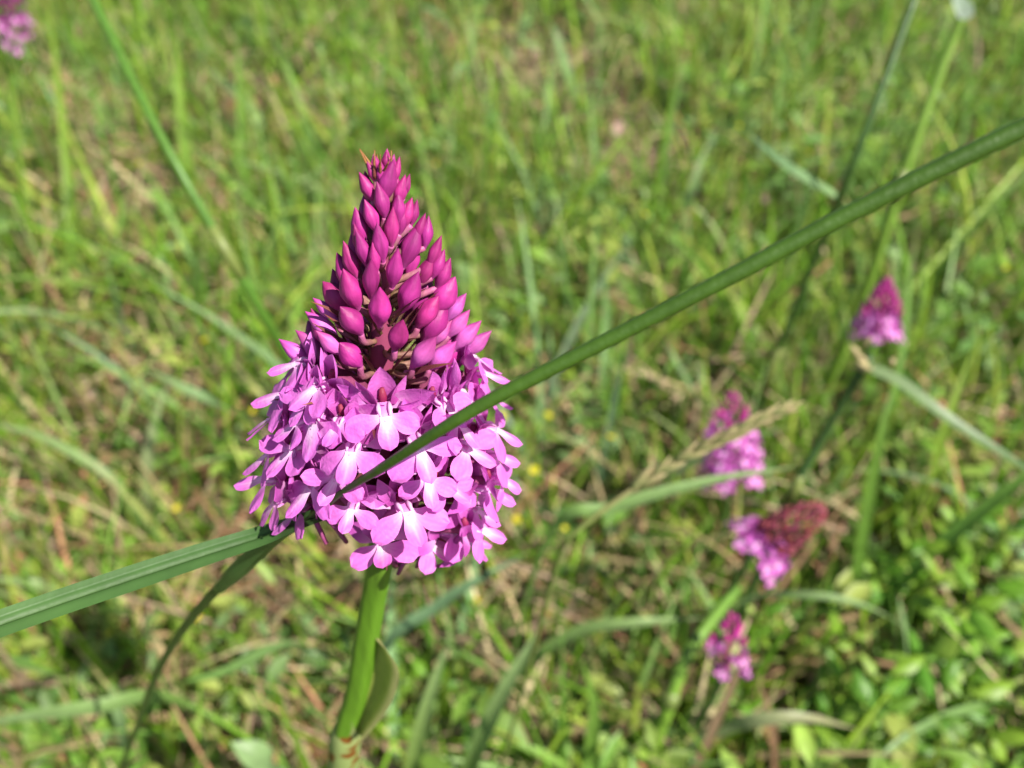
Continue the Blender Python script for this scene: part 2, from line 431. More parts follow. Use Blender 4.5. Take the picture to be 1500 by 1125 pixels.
def lip_mb(r):
    """three-lobed lip hanging from the throat on a short claw, white where the lobes meet"""
    mb = MB()
    def cmid(t, s): return clerp(WHITE, LILAC, sstep(0.0, 0.85, t * 0.85 + abs(s) * 0.45 * (0.4 + t)))
    def cside(t, s): return clerp(WHITE, LILAC, sstep(-0.25, 0.42, t))
    def cclaw(t, s): return clerp(clerp(LILAC, WHITE, 0.1), WHITE, sstep(0.3, 1.0, t) * 0.6)
    k = r.uniform(0.93, 1.08)
    J = Vector((0, 0.0011, -0.0019))                    # where claw and lobes meet
    claw = petal_mb(0.0030, 0.0021, 'oval', 6, 5, droop=-0.3, cup=-0.35, base_w=0.85, colf=cclaw)
    mb.add(claw, Matrix.Translation((0, -0.0001, 0.0004)) @ rot('X', 24) @ rot('Y', 180))
    mid = petal_mb(4.7 * MMT * k, 2.5 * MMT * r.uniform(0.9, 1.12), 'oval', 10, 9, droop=-r.uniform(-0.35, 0.35), cup=r.uniform(-0.30, 0.05), base_w=0.52, colf=cmid, wave=0.04, ph=r.random() * 6)
    mb.add(mid, Matrix.Translation(J + Vector((0, 0.0002, 0.0004))) @ rot('Y', 180 + r.uniform(-7, 7)) @ rot('X', -r.uniform(4, 22)))
    for sg in (-1, 1):
        lb = petal_mb(5.0 * MMT * k * r.uniform(0.92, 1.08), 3.15 * MMT * r.uniform(0.86, 1.12), 'oval', 10, 9, droop=r.uniform(-0.3, 0.6), cup=r.uniform(-0.30, 0.12), base_w=0.36, colf=cside, wave=0.05, ph=r.random() * 6)
        mb.add(lb, Matrix.Translation(J + Vector((sg * 0.0004, 0, 0.0004))) @ rot('Y', sg * (180 - r.uniform(56, 76))) @ rot('X', r.uniform(-10, 16)))
    # two small pale ridges at the mouth of the spur
    for sg in (-1, 1):
        pth = [Vector((sg * 0.0007, 0.0001, 0.0003)), Vector((sg * 0.00075, 0.0008, -0.0005)), Vector((sg * 0.0006, 0.0012, -0.0014))]
        mb.tube(pth, [0.0002, 0.00034, 0.0001], [clerp(WHITE, LILAC, .4)] * 3, 6)
    return mb
def hood_mb(r):
    """dorsal sepal and the two petals leaning together over the column"""
    mb = MB()
    def cc(t, s): return clerp(clerp(DEEP, LILAC2, 0.5), LILAC, sstep(0.05, 0.6, t))
    top = petal_mb(5.4 * MMT, 3.8 * MMT, 'point', 8, 7, droop=-r.uniform(0.35, 0.7), cup=r.uniform(0.55, 0.8), base_w=0.6, colf=cc)
    mb.add(top, Matrix.Translation((0, -0.0011, 0.0002)) @ rot('X', r.uniform(-14, -2)))
    for sg in (-1, 1):
        p = petal_mb(4.4 * MMT, 2.4 * MMT, 'point', 7, 5, droop=-0.5, cup=0.4, base_w=0.5, colf=cc)
        mb.add(p, Matrix.Translation((sg * 0.0010, -0.0003, 0.0)) @ rot('Y', sg * r.uniform(10, 20)) @ rot('Z', sg * -48) @ rot('X', -6))
    # column with pollen mass
    mb.tube([Vector((0, -0.0010, -0.0004)), Vector((0, -0.0004, 0.0010)), Vector((0, 0.0001, 0.0022))], [0.0005, 0.0006, 0.0003], [DEEP, (0.30, 0.02, 0.10), (0.33, 0.05, 0.10)], 8)
    return mb
def sepal_mb(r):
    def cc(t, s): return clerp(clerp(WHITE, LILAC, 0.6), LILAC2, sstep(0.0, 0.6, t))
    return petal_mb(6.4 * MMT * r.uniform(0.92, 1.1), 2.9 * MMT * r.uniform(0.9, 1.1), 'point', 9, 5, droop=r.uniform(-0.35, 0.5), cup=r.uniform(0.1, 0.35), base_w=0.45, colf=cc, wave=0.03, ph=r.random() * 6)
def sepal_matrix(sg, r):
    return Matrix.Translation((sg * 0.0007, -0.0012, 0)) @ rot('Y', sg * r.uniform(52, 80)) @ rot('X', r.uniform(-24, 16)) @ rot('Z', sg * r.uniform(-35, 5))

vr = random.Random(21)
NV = 9
LIPS = [lip_mb(vr) for _ in range(NV)]; HOODS = [hood_mb(vr) for _ in range(NV)]; SEPALS = [sepal_mb(vr) for _ in range(NV)]
LIP_ME = [b.mesh('lip', M_PETAL) for b in LIPS]; HOOD_ME = [b.mesh('hood', M_PETAL) for b in HOODS]; SEPAL_ME = [b.mesh('sepal', M_PETAL) for b in SEPALS]

def bud_mb(r, fat=0.5):
    """unit-length bud along +Z, rounded foot at z=0, pointed tip at z=1, three sepals closed over one another"""
    mb = MB(); n, mm = 13, 18; pts = []; cols = []
    ph = r.random() * 6; lean = r.uniform(-0.05, 0.05)
    for i in range(n):
        t = i / (n - 1)
        w = fat * 0.5 * (math.sin(math.pi * min(1, t / 0.64) * 0.5) ** 0.62 if t < 0.42 else 1.0)
        if t >= 0.42: w = fat * 0.5 * 0.97 * max(0.02, (1 - ((t - 0.42) / 0.58) ** (1.5 + 0.5 * (fat > 0.5))))
        if t == 0: w = fat * 0.12
        row = []; crow = []
        for j in range(mm):
            a = 2 * math.pi * j / mm
            seam = abs(math.sin(1.5 * (a + ph + t * 0.35)))
            k = 1 + 0.15 * (seam ** 0.4 - 0.75) * math.sin(math.pi * min(1, t * 1.05 + 0.05))
            row.append((math.cos(a) * w * k + lean * t * t, math.sin(a) * w * k, t))
            c = clerp((0.43, 0.030, 0.235), (0.30, 0.012, 0.145), sstep(0.2, 1, t))
            c = clerp(c, (0.50, 0.10, 0.36), 0.5 * sstep(0.25, 0.0, t))
            c = clerp(c, (0.23, 0.010, 0.12), 0.65 * sstep(0.35, 0.0, seam))
            crow.append(c)
        pts.append(row); cols.append(crow)
    mb.grid(pts, cols, wrap=True); return mb
BUD_FAT = [bud_mb(vr, 0.53 + 0.04 * k).mesh('bud', M_BUD) for k in range(-1, 3)]
BUD_SLIM = [bud_mb(vr, 0.40 + 0.03 * k).mesh('bud', M_BUD) for k in range(-1, 3)]

def bract_mb(r, warm):
    def cc(t, s):
        c = clerp((0.20, 0.12, 0.05), (0.17, 0.035, 0.06), sstep(0.0, 0.6, t))
        return clerp(c, (0.34, 0.13, 0.05), warm * sstep(0.6, 1.0, t))
    return petal_mb(1.0, 0.11, 'point', 9, 5, droop=r.uniform(-0.4, 0.5), cup=0.5, base_w=0.7, colf=cc)
def pale_bud():
    b = bud_mb(vr, 0.46)
    b.c = [clerp(c, (0.62, 0.13, 0.50), 0.75 * sstep(1.0, 0.3, v[2]) + 0.2) for c, v in zip(b.c, b.v)]
    return b.mesh('bud', M_BUD)
BUD_PALE = [pale_bud() for _ in range(3)]
BRACT_ME = [bract_mb(vr, vr.random()).mesh('bract', M_BRACT) for _ in range(5)]

def basis(pos, facing, up, roll=0.0, scale=1.0):
    y = facing.normalized(); z = (up - y * up.dot(y)).normalized(); x = y.cross(z)
    R = Matrix((x, y, z)).transposed().to_4x4()
    return Matrix.Translation(pos) @ R @ Matrix.Rotation(roll, 4, 'Y') @ Matrix.Scale(scale, 4)
def zbasis(pos, zdir, scale, roll, width=1.0):
    z = zdir.normalized(); x = z.orthogonal().normalized(); y = z.cross(x)
    R = Matrix((x, y, z)).transposed().to_4x4()
    return Matrix.Translation(pos) @ R @ Matrix.Rotation(roll, 4, 'Z') @ Matrix.Diagonal((scale * width, scale * width, scale, 1))

OVARY = [(0.20, 0.045, 0.075), (0.34, 0.07, 0.19), (0.50, 0.14, 0.42)]
def ovary_spur_mb(attach, r):
    """stalk-like ovary from the spike to the throat and the thin spur behind it, in the floret's own axes"""
    mb = MB()
    back = Vector((0, -0.0014, 0.0))
    mid = attach * 0.5 + Vector((0, 0, 0.0012)) + back * 0.4
    pth = spline([attach, mid, back], 7)
    mb.tube(pth, lin([0.0009, 0.0011, 0.0008], 7), [clerp(OVARY[0], OVARY[1], i / 6) for i in range(7)], 8)
    sp = spline([Vector((0, -0.0006, -0.0002)), Vector((r.uniform(-.001, .001), -0.0045, -0.0022)), Vector((r.uniform(-.003, .003), -0.0085, -0.0055))], 7)
    mb.tube(sp, lin([0.0007, 0.0005, 0.00035], 7), [clerp(LILAC2, OVARY[1], i / 6) for i in range(7)], 6)
    return mb

# ------------------------------------------------------------------ the orchid in focus
HB = P(560, 765, 0.1185); HT = P(557, 232, 0.0935)
AX = (HT - HB); AXL = AX.length; AXN = AX.normalized()
PROF = [(0, .0070), (.1, .0093), (.2, .0108), (.3, .0117), (.4, .0119), (.47, .0106), (.55, .0080), (.65, .0060), (.75, .0042), (.85, .0028), (.93, .0018), (1, .0006)]
def prof(t):
    t = min(1, max(0, t))
    for (a, ra), (b, rb) in zip(PROF, PROF[1:]):
        if t <= b: return lerp(ra, rb, (t - a) / (b - a))
    return PROF[-1][1]
def on_spike(px, py, extra=0.0):
    """where a sight line first meets the spike's mantle, or passes nearest to it"""
    r = ray(px, py); best = None
    for i in range(700):
        d = 0.07 + i * 0.0001
        p = CAM + r * d; t = (p - HB).dot(AXN) / AXL
        q = HB + AXN * (t * AXL); dist = (p - q).length - prof(t) - extra
        if t < -0.05: dist += 0.05 * -t
        if best is None or dist < best[0]: best = (dist, p, t)
        if dist < 0: best = (dist, p, t); break
    _, p, t = best
    q = HB + AXN * (t * AXL)
    return p, t, (p - q).normalized()

S1 = P(546, 880, 0.133); S2 = P(524, 1010, 0.151); S3 = P(503, 1130, 0.171)
_d = S3 - S1; _k = S3.z / -_d.z
ROOT = Vector((S3.x + _d.x * _k * 0.6, S3.y + _d.y * _k * 0.6, 0.0)); ROOT.z = float(ground_h(np.array(ROOT.x), np.array(ROOT.y)))
orchid = thing('pyramidal_orchid', ROOT, 'large sharp magenta orchid with pink open florets below and a cone of buds', 'orchid', 'orchids in the meadow')

orng = random.Random(5)
def add_floret(p, t, rad, yaw=0, up=0.28, roll=0, scale=1.0):
    scale *= 0.95; yaw += orng.uniform(-9, 9); roll += orng.uniform(-9, 9)
    f = (Matrix.Rotation(math.radians(yaw), 3, AXN) @ rad) + AXN * (up + 0.15)
    M = basis(p, f, AXN, math.radians(roll), scale)
    ax_pt = HB + AXN * ((t - 0.10) * AXL) + rad * 0.0018
    attach = M.inverted() @ ax_pt
    me = ovary_spur_mb(attach, orng).mesh('floret', M_PETAL)
    o = obj('floret', me, orchid, rel(orchid, M))
    k = orng.randrange(NV)
    lip = obj('lip', LIP_ME[k], o, Matrix.Rotation(math.radians(orng.uniform(4, 30)), 4, 'X') @ Matrix.Rotation(math.radians(orng.uniform(-9, 9)), 4, 'Y'))
    obj('hood', HOOD_ME[orng.randrange(NV)], o)
    for sg in (-1, 1): obj('sepal', SEPAL_ME[orng.randrange(NV)], o, sepal_matrix(sg, orng))
    return o
def add_bract(s, rad, L, out=0.5, side=0.0):
    if s > 0.66: return
    b = HB + AXN * (s * AXL) + rad * 0.0018
    lat = AXN.cross(rad)
    d = AXN * (1 - out) + rad * out + lat * side
    z = d.normalized(); y = (rad - z * rad.dot(z)).normalized(); x = y.cross(z)
    R = Matrix((x, -y * 1.0, z)).transposed().to_4x4()
    R = Matrix((-x, -y, z)).transposed().to_4x4()
    obj('bract', BRACT_ME[orng.randrange(5)], orchid, rel(orchid, Matrix.Translation(b) @ R @ Matrix.Scale(L, 4)))

# throat positions read off the photograph: px, py, yaw, up, roll, scale
FLORETS = [
 (562, 593, 0, .25, 0, 1.0), (464, 606, 5, .2, 8, 1.0), (520, 650, -6, .2, -4, .95), (605, 640, 4, .3, 0, 1.0),
 (678, 652, 5, .35, 12, 1.0), (428, 652, 0, .25, 6, 1.0), (464, 702, -4, .3, 5, 1.0), (588, 738, 6, .45, -2, 1.08),
 (560, 790, -4, .45, 2, .98), (652, 776, 0, .45, 8, 1.0), (708, 772, 10, .4, 14, .95), (718, 712, 10, .4, 10, 1.0),
 (732, 625, 0, .3, 12, .95), (733, 668, 8, .3, 16, .9), (700, 520, 0, .3, 0, .95), (680, 575, 10, .2, 8, 1.0),
 (415, 575, -8, .2, -6, 1.0), (440, 532, -8, .2, -10, .9), (392, 612, -14, .2, -4, .95), (388, 655, -12, .25, -2, 1.0),
 (385, 700, -10, .25, -4, 1.0), (398, 728, -6, .3, -4, .95), (440, 738, -4, .3, 4, 1.0), (720, 575, 5, .3, 4, .95),
 (645, 705, 0, .3, 0, .85), (690, 700, 0, .3, 0, .85), (478, 560, -6, .1, -10, .95), (500, 690, 0, .2, 0, .8), (520, 735, 0, .2, -8, .8), (662, 610, 6, .2, 14, .9), (712, 545, 4, .25, 6, .95),
 (436, 612, -8, .2, -6, .85), (410, 640, -10, .2, 0, .85), (500, 612, 0, .15, 6, .8), (640, 585, 4, .15, 8, .85), (704, 625, 4, .3, 10, .85), (700, 742, 4, .35, 8, .9), (424, 690, -6, .25, 0, .85), (622, 690, 2, .3, -6, .8), (745, 700, 10, .3, 14, .85), (618, 795, 0, .4, 4, .9), (690, 795, 6, .4, 10, .85), (455, 575, -8, .15, -8, .85),
]
taken = []
for (px, py, yaw, up, roll, sc) in FLORETS:
    px = 562 + (px - 562) * (1.0 - 0.13 * sstep(60, 150, abs(px - 562)))      # the lobes reach out past the throat
    p, t, rad = on_spike(px, py)
    add_floret(p, t, rad, yaw, up, roll, sc); taken.append(p)
    add_bract(max(0, t - 0.10), rad, orng.uniform(0.009, 0.014), orng.uniform(0.6, 0.85), orng.uniform(-.2, .2))
# the florets round the far side of the spike
i = 0
toward = (CAM - HB); toward = (toward - AXN * toward.dot(AXN)).normalized()
for k in range(64):
    t = 0.02 + 0.45 * (k + 0.5) / 64; a = k * 2.39996
    rad = Matrix.Rotation(a, 3, AXN) @ toward
    p = HB + AXN * (t * AXL) + rad * prof(t)
    if rad.dot(toward) > 0.12: continue
    if min((p - q).length for q in taken) < 0.0055: continue
    taken.append(p); add_floret(p, t, rad, orng.uniform(-10, 10), orng.uniform(.15, .4), orng.uniform(-12, 12), orng.uniform(.9, 1.02))
    add_bract(max(0, t - 0.1), rad, orng.uniform(0.009, 0.013), 0.7)

# buds: position, length and tilt read off the photograph
ZB = [(680,175,95,-20),(752,215,170,8),(797,165,110,10),(655,245,120,-25),(725,310,140,-15),(815,262,130,5),(842,240,100,10),(808,345,130,-5),(848,370,130,5),(885,370,110,8),
 (672,385,125,-20),(772,440,150,-5),(615,430,140,-8),(715,515,165,-10),(635,545,155,-8),(872,525,190,12),(945,465,130,-3),(985,560,135,15),(790,640,160,2),(670,685,160,5),
 (572,600,155,-8),(945,645,155,12),(1027,665,140,10),(865,755,170,10),(575,740,165,-3),(502,775,155,-20),(1032,770,165,15),(720,825,150,3),(945,850,165,8),(1085,825,150,15),
 (580,890,145,-20),(430,910,195,-50),(450,835,145,-45),(805,960,155,2),(1015,950,170,18),(930,1045,195,15),(570,1060,160,-30),(1100,905,170,18),(725,180,100,0),(700,130,70,-8),(745,115,70,0),(775,130,70,6),
 (910,440,120,6),(1000,620,130,12),(610,500,130,-10),(540,680,140,-14),(690,590,120,-4),(1140,960,200,22),(1075,1010,200,20),(1190,1000,190,32),(380,1000,190,-40),(300,1040,190,-50),(470,1000,170,-30),(1020,1060,190,16)]
def add_bud(p, t, rad, zdir, L, fat, stalk=True, pale=False):
    foot = p - zdir * (L * 0.5)
    M = zbasis(foot, zdir, L, orng.uniform(0, 6.28))
    me = orng.choice(BUD_PALE if pale else BUD_FAT if fat else BUD_SLIM)
    o = obj('bud', me, orchid, rel(orchid, M))
    if stalk:
        a = HB + AXN * ((t - 0.07 - 0.05 * (1 - t)) * AXL) + rad * 0.001
        mid = lerp(a, foot, 0.6) + (rad * 0.0012 - AXN * 0.0008) * sstep(0.72, 0.6, t)
        mb = MB(); pth = spline([a, mid, foot + zdir * L * 0.04], 8); Mi = M.inverted()
        mb.tube([Mi @ q for q in pth], [r_ / L for r_ in lin([0.00036, 0.00046, 0.0004], 8)], [clerp((0.20, 0.13, 0.05), (0.40, 0.085, 0.23), i / 7) for i in range(8)], 8)
        obj('stalk', mb.mesh('stalk', M_BUD), o)
for (zx, zy, ln, tilt) in ZB:
    px, py = 340 + zx * 0.3022, 200 + zy * 0.3022
    p, t, rad = on_spike(px, py)
    dep = (p - CAM).dot(FWD)
    out = lerp(0.85, 0.18, sstep(0.35, 0.95, t))
    zd = (AXN + rad * out * 0.75).normalized()
    zd = (zd + (RIGHT * math.sin(math.radians(tilt)) * 0.8)).normalized()
    cosv = math.sqrt(max(0.3, 1 - zd.dot((CAM - p).normalized()) ** 2))
    L = min(0.0085, orng.uniform(0.98, 1.1) * lerp(0.96, 1.2, sstep(0.6, 0.72, t)) * px_m(ln * 0.3022, dep) / cosv)
    add_bud(p, t, rad, zd, L, fat=(t < 0.72), pale=(zy > 800 and abs(tilt) >= 15 and zx != 580 and zx != 570))
    taken.append(p)
    add_bract(max(0.0, t - 0.10), rad, orng.uniform(0.008, 0.0115) * lerp(1.0, 0.42, sstep(.5, 1, t)), lerp(0.66, 0.30, t), orng.choice((-1, 1)) * orng.uniform(.1, .3))
for k in range(70):
    t = 0.46 + 0.53 * (k + 0.5) / 70; a = k * 2.39996
    rad = Matrix.Rotation(a, 3, AXN) @ toward
    if rad.dot(toward) > 0.05: continue
    p = HB + AXN * (t * AXL) + rad * prof(t)
    out = lerp(0.85, 0.18, sstep(0.35, 0.95, t))
    add_bud(p, t, rad, (AXN + rad * out * 0.75).normalized(), lerp(0.0068, 0.0036, sstep(0.5, 1, t)), t < 0.72)
    if k % 2: add_bract(t - 0.1, rad, orng.uniform(0.008, 0.011) * lerp(1.0, 0.42, sstep(.5, 1, t)), lerp(0.55, 0.16, t))
# dry tips at the very top of the spike
for k in range(9):
    rad = Matrix.Rotation(k * 2.4, 3, AXN) @ toward
    d = (AXN + rad * orng.uniform(0.0, 0.35)).normalized()
    mb = MB(); b = HB + AXN * AXL * 0.96 + rad * 0.0012
    pth = spline([b, b + d * 0.0012, b + d * orng.uniform(0.0018, 0.0036) + rad * orng.uniform(-.001, .0014)], 6)
    mb.tube([q - ROOT for q in pth], lin([0.00026, 0.0002, 0.00006], 6), [(0.24, 0.07, 0.05)] * 3 + [(0.34, 0.15, 0.05)] * 3, 5)
    obj('bract_tip', mb.mesh('bract_tip', M_BRACT), orchid)

# spike axis and stem
mb = MB()
pth = [HB - AXN * 0.002 + AXN * (AXL * 0.97 * i / 20) for i in range(21)]
mb.tube([q - ROOT for q in pth], lin([0.0023, 0.0020, 0.0014, 0.0006], 21), [clerp((0.12, 0.17, 0.04), (0.26, 0.045, 0.10), sstep(0, 0.25, i / 20)) for i in range(21)], 12)
obj('spike_axis', mb.mesh('spike_axis', M_BUD), orchid)
STEM = spline([HB + AXN * 0.002, P(556, 820, 0.1245), S1, S2, S3, lerp(S3, ROOT, 0.5), ROOT - Vector((0, 0, 0.01))], 40)
mb = MB()
mb.tube([q - ROOT for q in STEM], lin([0.0018, 0.0020, 0.0021, 0.0023, 0.0025, 0.0027, 0.0028], 40), [clerp((0.11, 0.18, 0.030), (0.10, 0.24, 0.016), sstep(0, 0.3, i / 39)) for i in range(40)], 40, ridge=0.045)
obj('stem', mb.mesh('stem', M_STEM), orchid)

# pale sheath round the lower stem, with brown flecks, and its loose papery edge
def sheath():
    mb = MB(); pts = []; cols = []
    path = spline([P(519, 1052, 0.158), S3, lerp(S3, ROOT, 0.5), ROOT - Vector((0, 0, 0.005))], 22)
    r_ = random.Random(3)
    for i, q in enumerate(path):
        t = i / 21; tang = (path[min(i + 1, 21)] - path[max(i - 1, 0)]).normalized()
        sd = tang.cross(FWD).normalized(); b = tang.cross(sd); row = []; crow = []
        for j in range(20):
            a = 2 * math.pi * j / 20
            rad = lerp(0.0031, 0.0037, t)
            off = tang * (-0.007 * (0.5 - math.cos(a)) if i == 0 else 0)
            row.append(q + sd * math.cos(a) * rad + b * math.sin(a) * rad + off - ROOT)
            crow.append(clerp((0.33, 0.37, 0.13), (0.20, 0.30, 0.08), sstep(0.0, 0.6, t)))
        pts.append(row); cols.append(crow)
    mb.grid(pts, cols, wrap=True)
    sh = obj('sheath', mb.mesh('sheath', M_SHEATH), orchid)
    inner = [P(545, 935, .1405), P(541, 960, .143), P(536, 990, .147), P(530, 1030, .152), P(522, 1078, .158)]
    outer = [P(553, 934, .1385), P(572, 955, .138), P(586, 985, .140), P(570, 1035, .145), P(530, 1084, .153)]
    I = spline(inner, 16); O = spline(outer, 16); mb = MB(); pts = []; cols = []
    for i in range(16):
        row = []; crow = []
        for j in range(8):
            s = j / 7
            q = lerp(I[i], O[i], s) + FWD * (0.0022 * math.sin(math.pi * s)) - FWD * (0.0012 * s ** 4)
            row.append(q - ROOT); crow.append(clerp((0.30, 0.33, 0.07), (0.62, 0.52, 0.25), sstep(0.7, 0.95, s)))
        pts.append(row); cols.append(crow)
    mb.grid(pts, cols)
    obj('sheath_edge', mb.mesh('sheath_edge', M_BLADE), orchid)
M_SHEATH = plant_material('orchid_sheath', 0.5, 0.2, 700, 0.3, var=0.2, hue=0.01, mottle_scale=240, stretch=(1, 1, 0.2))
nt = M_SHEATH.node_tree
hs = [n for n in nt.nodes if n.type == 'HUE_SAT'][0]; pbn = [n for n in nt.nodes if n.type == 'BSDF_PRINCIPLED'][0]
spn = nt.nodes.new('ShaderNodeTexNoise'); spn.inputs['Scale'].default_value = 210; spn.inputs['Detail'].default_value = 1
spm = nt.nodes.new('ShaderNodeMapRange'); spm.inputs['From Min'].default_value = 0.60; spm.inputs['From Max'].default_value = 0.66
spx = nt.nodes.new('ShaderNodeMix'); spx.data_type = 'RGBA'
tcn = [n for n in nt.nodes if n.type == 'TEX_COORD'][0]
nt.links.new(tcn.outputs['Object'], spn.inputs['Vector']); nt.links.new(spn.outputs['Fac'], spm.inputs['Value'])
nt.links.new(spm.outputs[0], spx.inputs[0]); nt.links.new(hs.outputs[0], spx.inputs[6]); spx.inputs[7].default_value = (0.20, 0.07, 0.012, 1)
nt.links.new(spx.outputs[2], pbn.inputs['Base Color'])
sheath()

# ------------------------------------------------------------------ single blades and culms one can tell apart
def blade_mb(path, width, c0, c1, fold=0.35, face=None, taper=(0.25, 0.45), rowlen=7, twist=0.0, tipw=0.05):
    """a leaf blade along path (base to tip), V-folded on its midrib"""
    n = len(path); mb = MB(); pts = []; cols = []
    for i in range(n):
        u = i / (n - 1)
        t = (path[min(i + 1, n - 1)] - path[max(i - 1, 0)]).normalized()
        fc = (face if face is not None else (CAM - path[i])).normalized()
        s = t.cross(fc); s = s.normalized() if s.length > 1e-4 else t.orthogonal().normalized()
        nn = s.cross(t).normalized()
        if twist: 
            R = Matrix.Rotation(twist * u, 3, t); s = R @ s; nn = R @ nn
        w = width * 0.5 * lerp(0.6, 1, sstep(0, taper[0], u))
        if u > 1 - taper[1]: w *= max(tipw, 1 - ((u - 1 + taper[1]) / taper[1]) ** 1.6)
        row = []; crow = []
        for j in range(rowlen):
            x = j / (rowlen - 1) * 2 - 1
            row.append(path[i] + s * (x * w) + nn * (fold * w * abs(x) ** 1.3))
            c = clerp(c0, c1, u); k = 1 - 0.10 * (1 - abs(x)) ** 3 + 0.025 * math.sin(x * 19)
            crow.append((c[0] * k, c[1] * k, c[2] * k))
        pts.append(row); cols.append(crow)
    mb.grid(pts, cols); return mb

GC = (0.060, 0.150, 0.022)
# the grass whose culm crosses in front of the orchid
cul_pts = [G(150, 1190, 0.0) , P(195, 1080, 0.24), P(222, 1005, 0.205), P(262, 930, 0.168), P(330, 850, 0.138), P(400, 788, 0.1185), P(452, 760, 0.1095), P(500, 722, 0.1005), P(560, 685, 0.0925), P(640, 633, 0.0862), P(730, 580, 0.0835), P(900, 493, 0.0815), P(1080, 400, 0.079), P(1250, 310, 0.0765), P(1500, 187, 0.0725), P(1720, 95, 0.069), P(1900, 40, 0.068)]
cg = thing('meadow_grass_plant', Vector((cul_pts[0].x, cul_pts[0].y, 0)), 'thick green grass stalk slanting across the front of the sharp orchid', 'grass stalk')
pth = spline(cul_pts, 110)
rr = []
for i in range(110):
    u = i / 109 * (len(cul_pts) - 1)
    rr.append(np.interp(u, [0, 2, 5, 7, 8, 10, 13, 16], [0.0009, 0.00085, 0.0009, 0.00040, 0.00056, 0.00078, 0.00092, 0.00105]))
mb = MB(); mb.tube([q - cg.location for q in pth], rr, [clerp((0.035, 0.075, 0.015), (0.038, 0.095, 0.008), sstep(0.35, 0.6, i / 109)) for i in range(110)], 14, ridge=0.03)
obj('culm', mb.mesh('culm', M_CULM), cg)
# loose sheath around the culm below the leaf
sp_ = spline([P(322, 862, 0.141), P(352, 832, 0.131), P(402, 786, 0.1183), P(445, 763, 0.1105)], 16)
mb = MB(); mb.tube([q - cg.location for q in sp_], lin([0.0012, 0.0019, 0.0015, 0.0011], 16), [(0.060, 0.125, 0.03)] * 16, 12, flat=0.75)
obj('leaf_sheath', mb.mesh('leaf_sheath', M_CULM), cg)
lb = spline([P(474, 752, 0.106), P(430, 768, 0.1095), P(390, 783, 0.111), P(300, 812, 0.1085), P(180, 852, 0.1045), P(60, 893, 0.1005), P(-60, 938, 0.0965), P(-260, 1030, 0.092), P(-420, 1125, 0.095)], 60)
n_ = (UP * 0.45 - FWD * 0.9)
mb = blade_mb([q - cg.location for q in lb], 0.0036, (0.05, 0.11, 0.025), (0.095, 0.18, 0.045), fold=0.12, face=n_, taper=(0.5, 0.3), rowlen=11)
nu = n_.normalized()
for i_ in range(60):                       # deep narrow channel where the blade is folded
    for j_, dz in ((6, 0.0016), (5, 0.0004)):
        mb.v[i_ * 11 + j_] = tuple(Vector(mb.v[i_ * 11 + j_]) - nu * dz)
obj('leaf', mb.mesh('leaf', M_BLADE), cg)

PALE = (0.25, 0.37, 0.15); BLUE = (0.14, 0.25, 0.12); YG = (0.21, 0.33, 0.035); MID = (0.14, 0.26, 0.04); DARK = (0.042, 0.10, 0.02); OLIVE = (0.16, 0.20, 0.05)
def grass_blade(pts, width_px, label, c0, c1=None, name='blade_of_grass', cat='grass blade', group='single grass blades in the meadow', fold=0.3, taper=(0.2, 0.5), n=26, drop=True):
    """pts: base to tip, each (px, py, height above the ground); the foot goes on down to the soil"""
    W = [G(*p) for p in pts]
    mid = W[len(W) // 2]; dep = (mid - CAM).dot(FWD)
    if drop and W[0].z > 0.01:
        d = (W[0] - W[1]); d.z = 0
        if d.length > 0.02: d = d.normalized() * 0.02
        f = W[0] + d; W.insert(0, Vector((f.x, f.y, -0.005)))
    path = spline(W, n); o0 = Vector((W[0].x, W[0].y, 0))
    mb = blade_mb([q - o0 for q in path], px_m(width_px, dep), c0, c1 or c0, fold=fold, taper=taper)
    o = obj(name, mb.mesh(name, M_BLADE)); o.location = o0
    return tag(o, label, cat, group, 'thing')
def grass_stem(pts, width_px, label, c0, c1=None, group='single grass stems in the meadow', n=30):
    W = [G(*p) for p in pts]
    mid = W[len(W) // 2]; dep = (mid - CAM).dot(FWD); r0 = px_m(width_px, dep) * 0.5
    if W[0].z > 0.01:
        d = (W[0] - W[1]) * 0.3; d.z = 0; f = W[0] + d; W.insert(0, Vector((f.x, f.y, -0.005)))
    o0 = Vector((W[0].x, W[0].y, 0)); t = thing('grass_stalk', o0, label, 'grass stem', group)
    path = spline(W, n); mb = MB()
    mb.tube([q - o0 for q in path], lin([r0 * 1.15, r0, r0 * 0.8], n), [clerp(c0, c1 or c0, i / (n - 1)) for i in range(n)], 10)
    # a slightly swollen node half way, with the rim of its sheath
    k = int(n * 0.45)
    obj('culm', mb.mesh('culm', M_CULM), t)
    mb = MB(); mb.tube([path[k - 1] - o0, path[k] - o0, path[k + 1] - o0], [r0 * 1.05, r0 * 1.35, r0 * 1.05], [OLIVE] * 3, 10)
    obj('node', mb.mesh('node', M_CULM), t)
    return t, o0

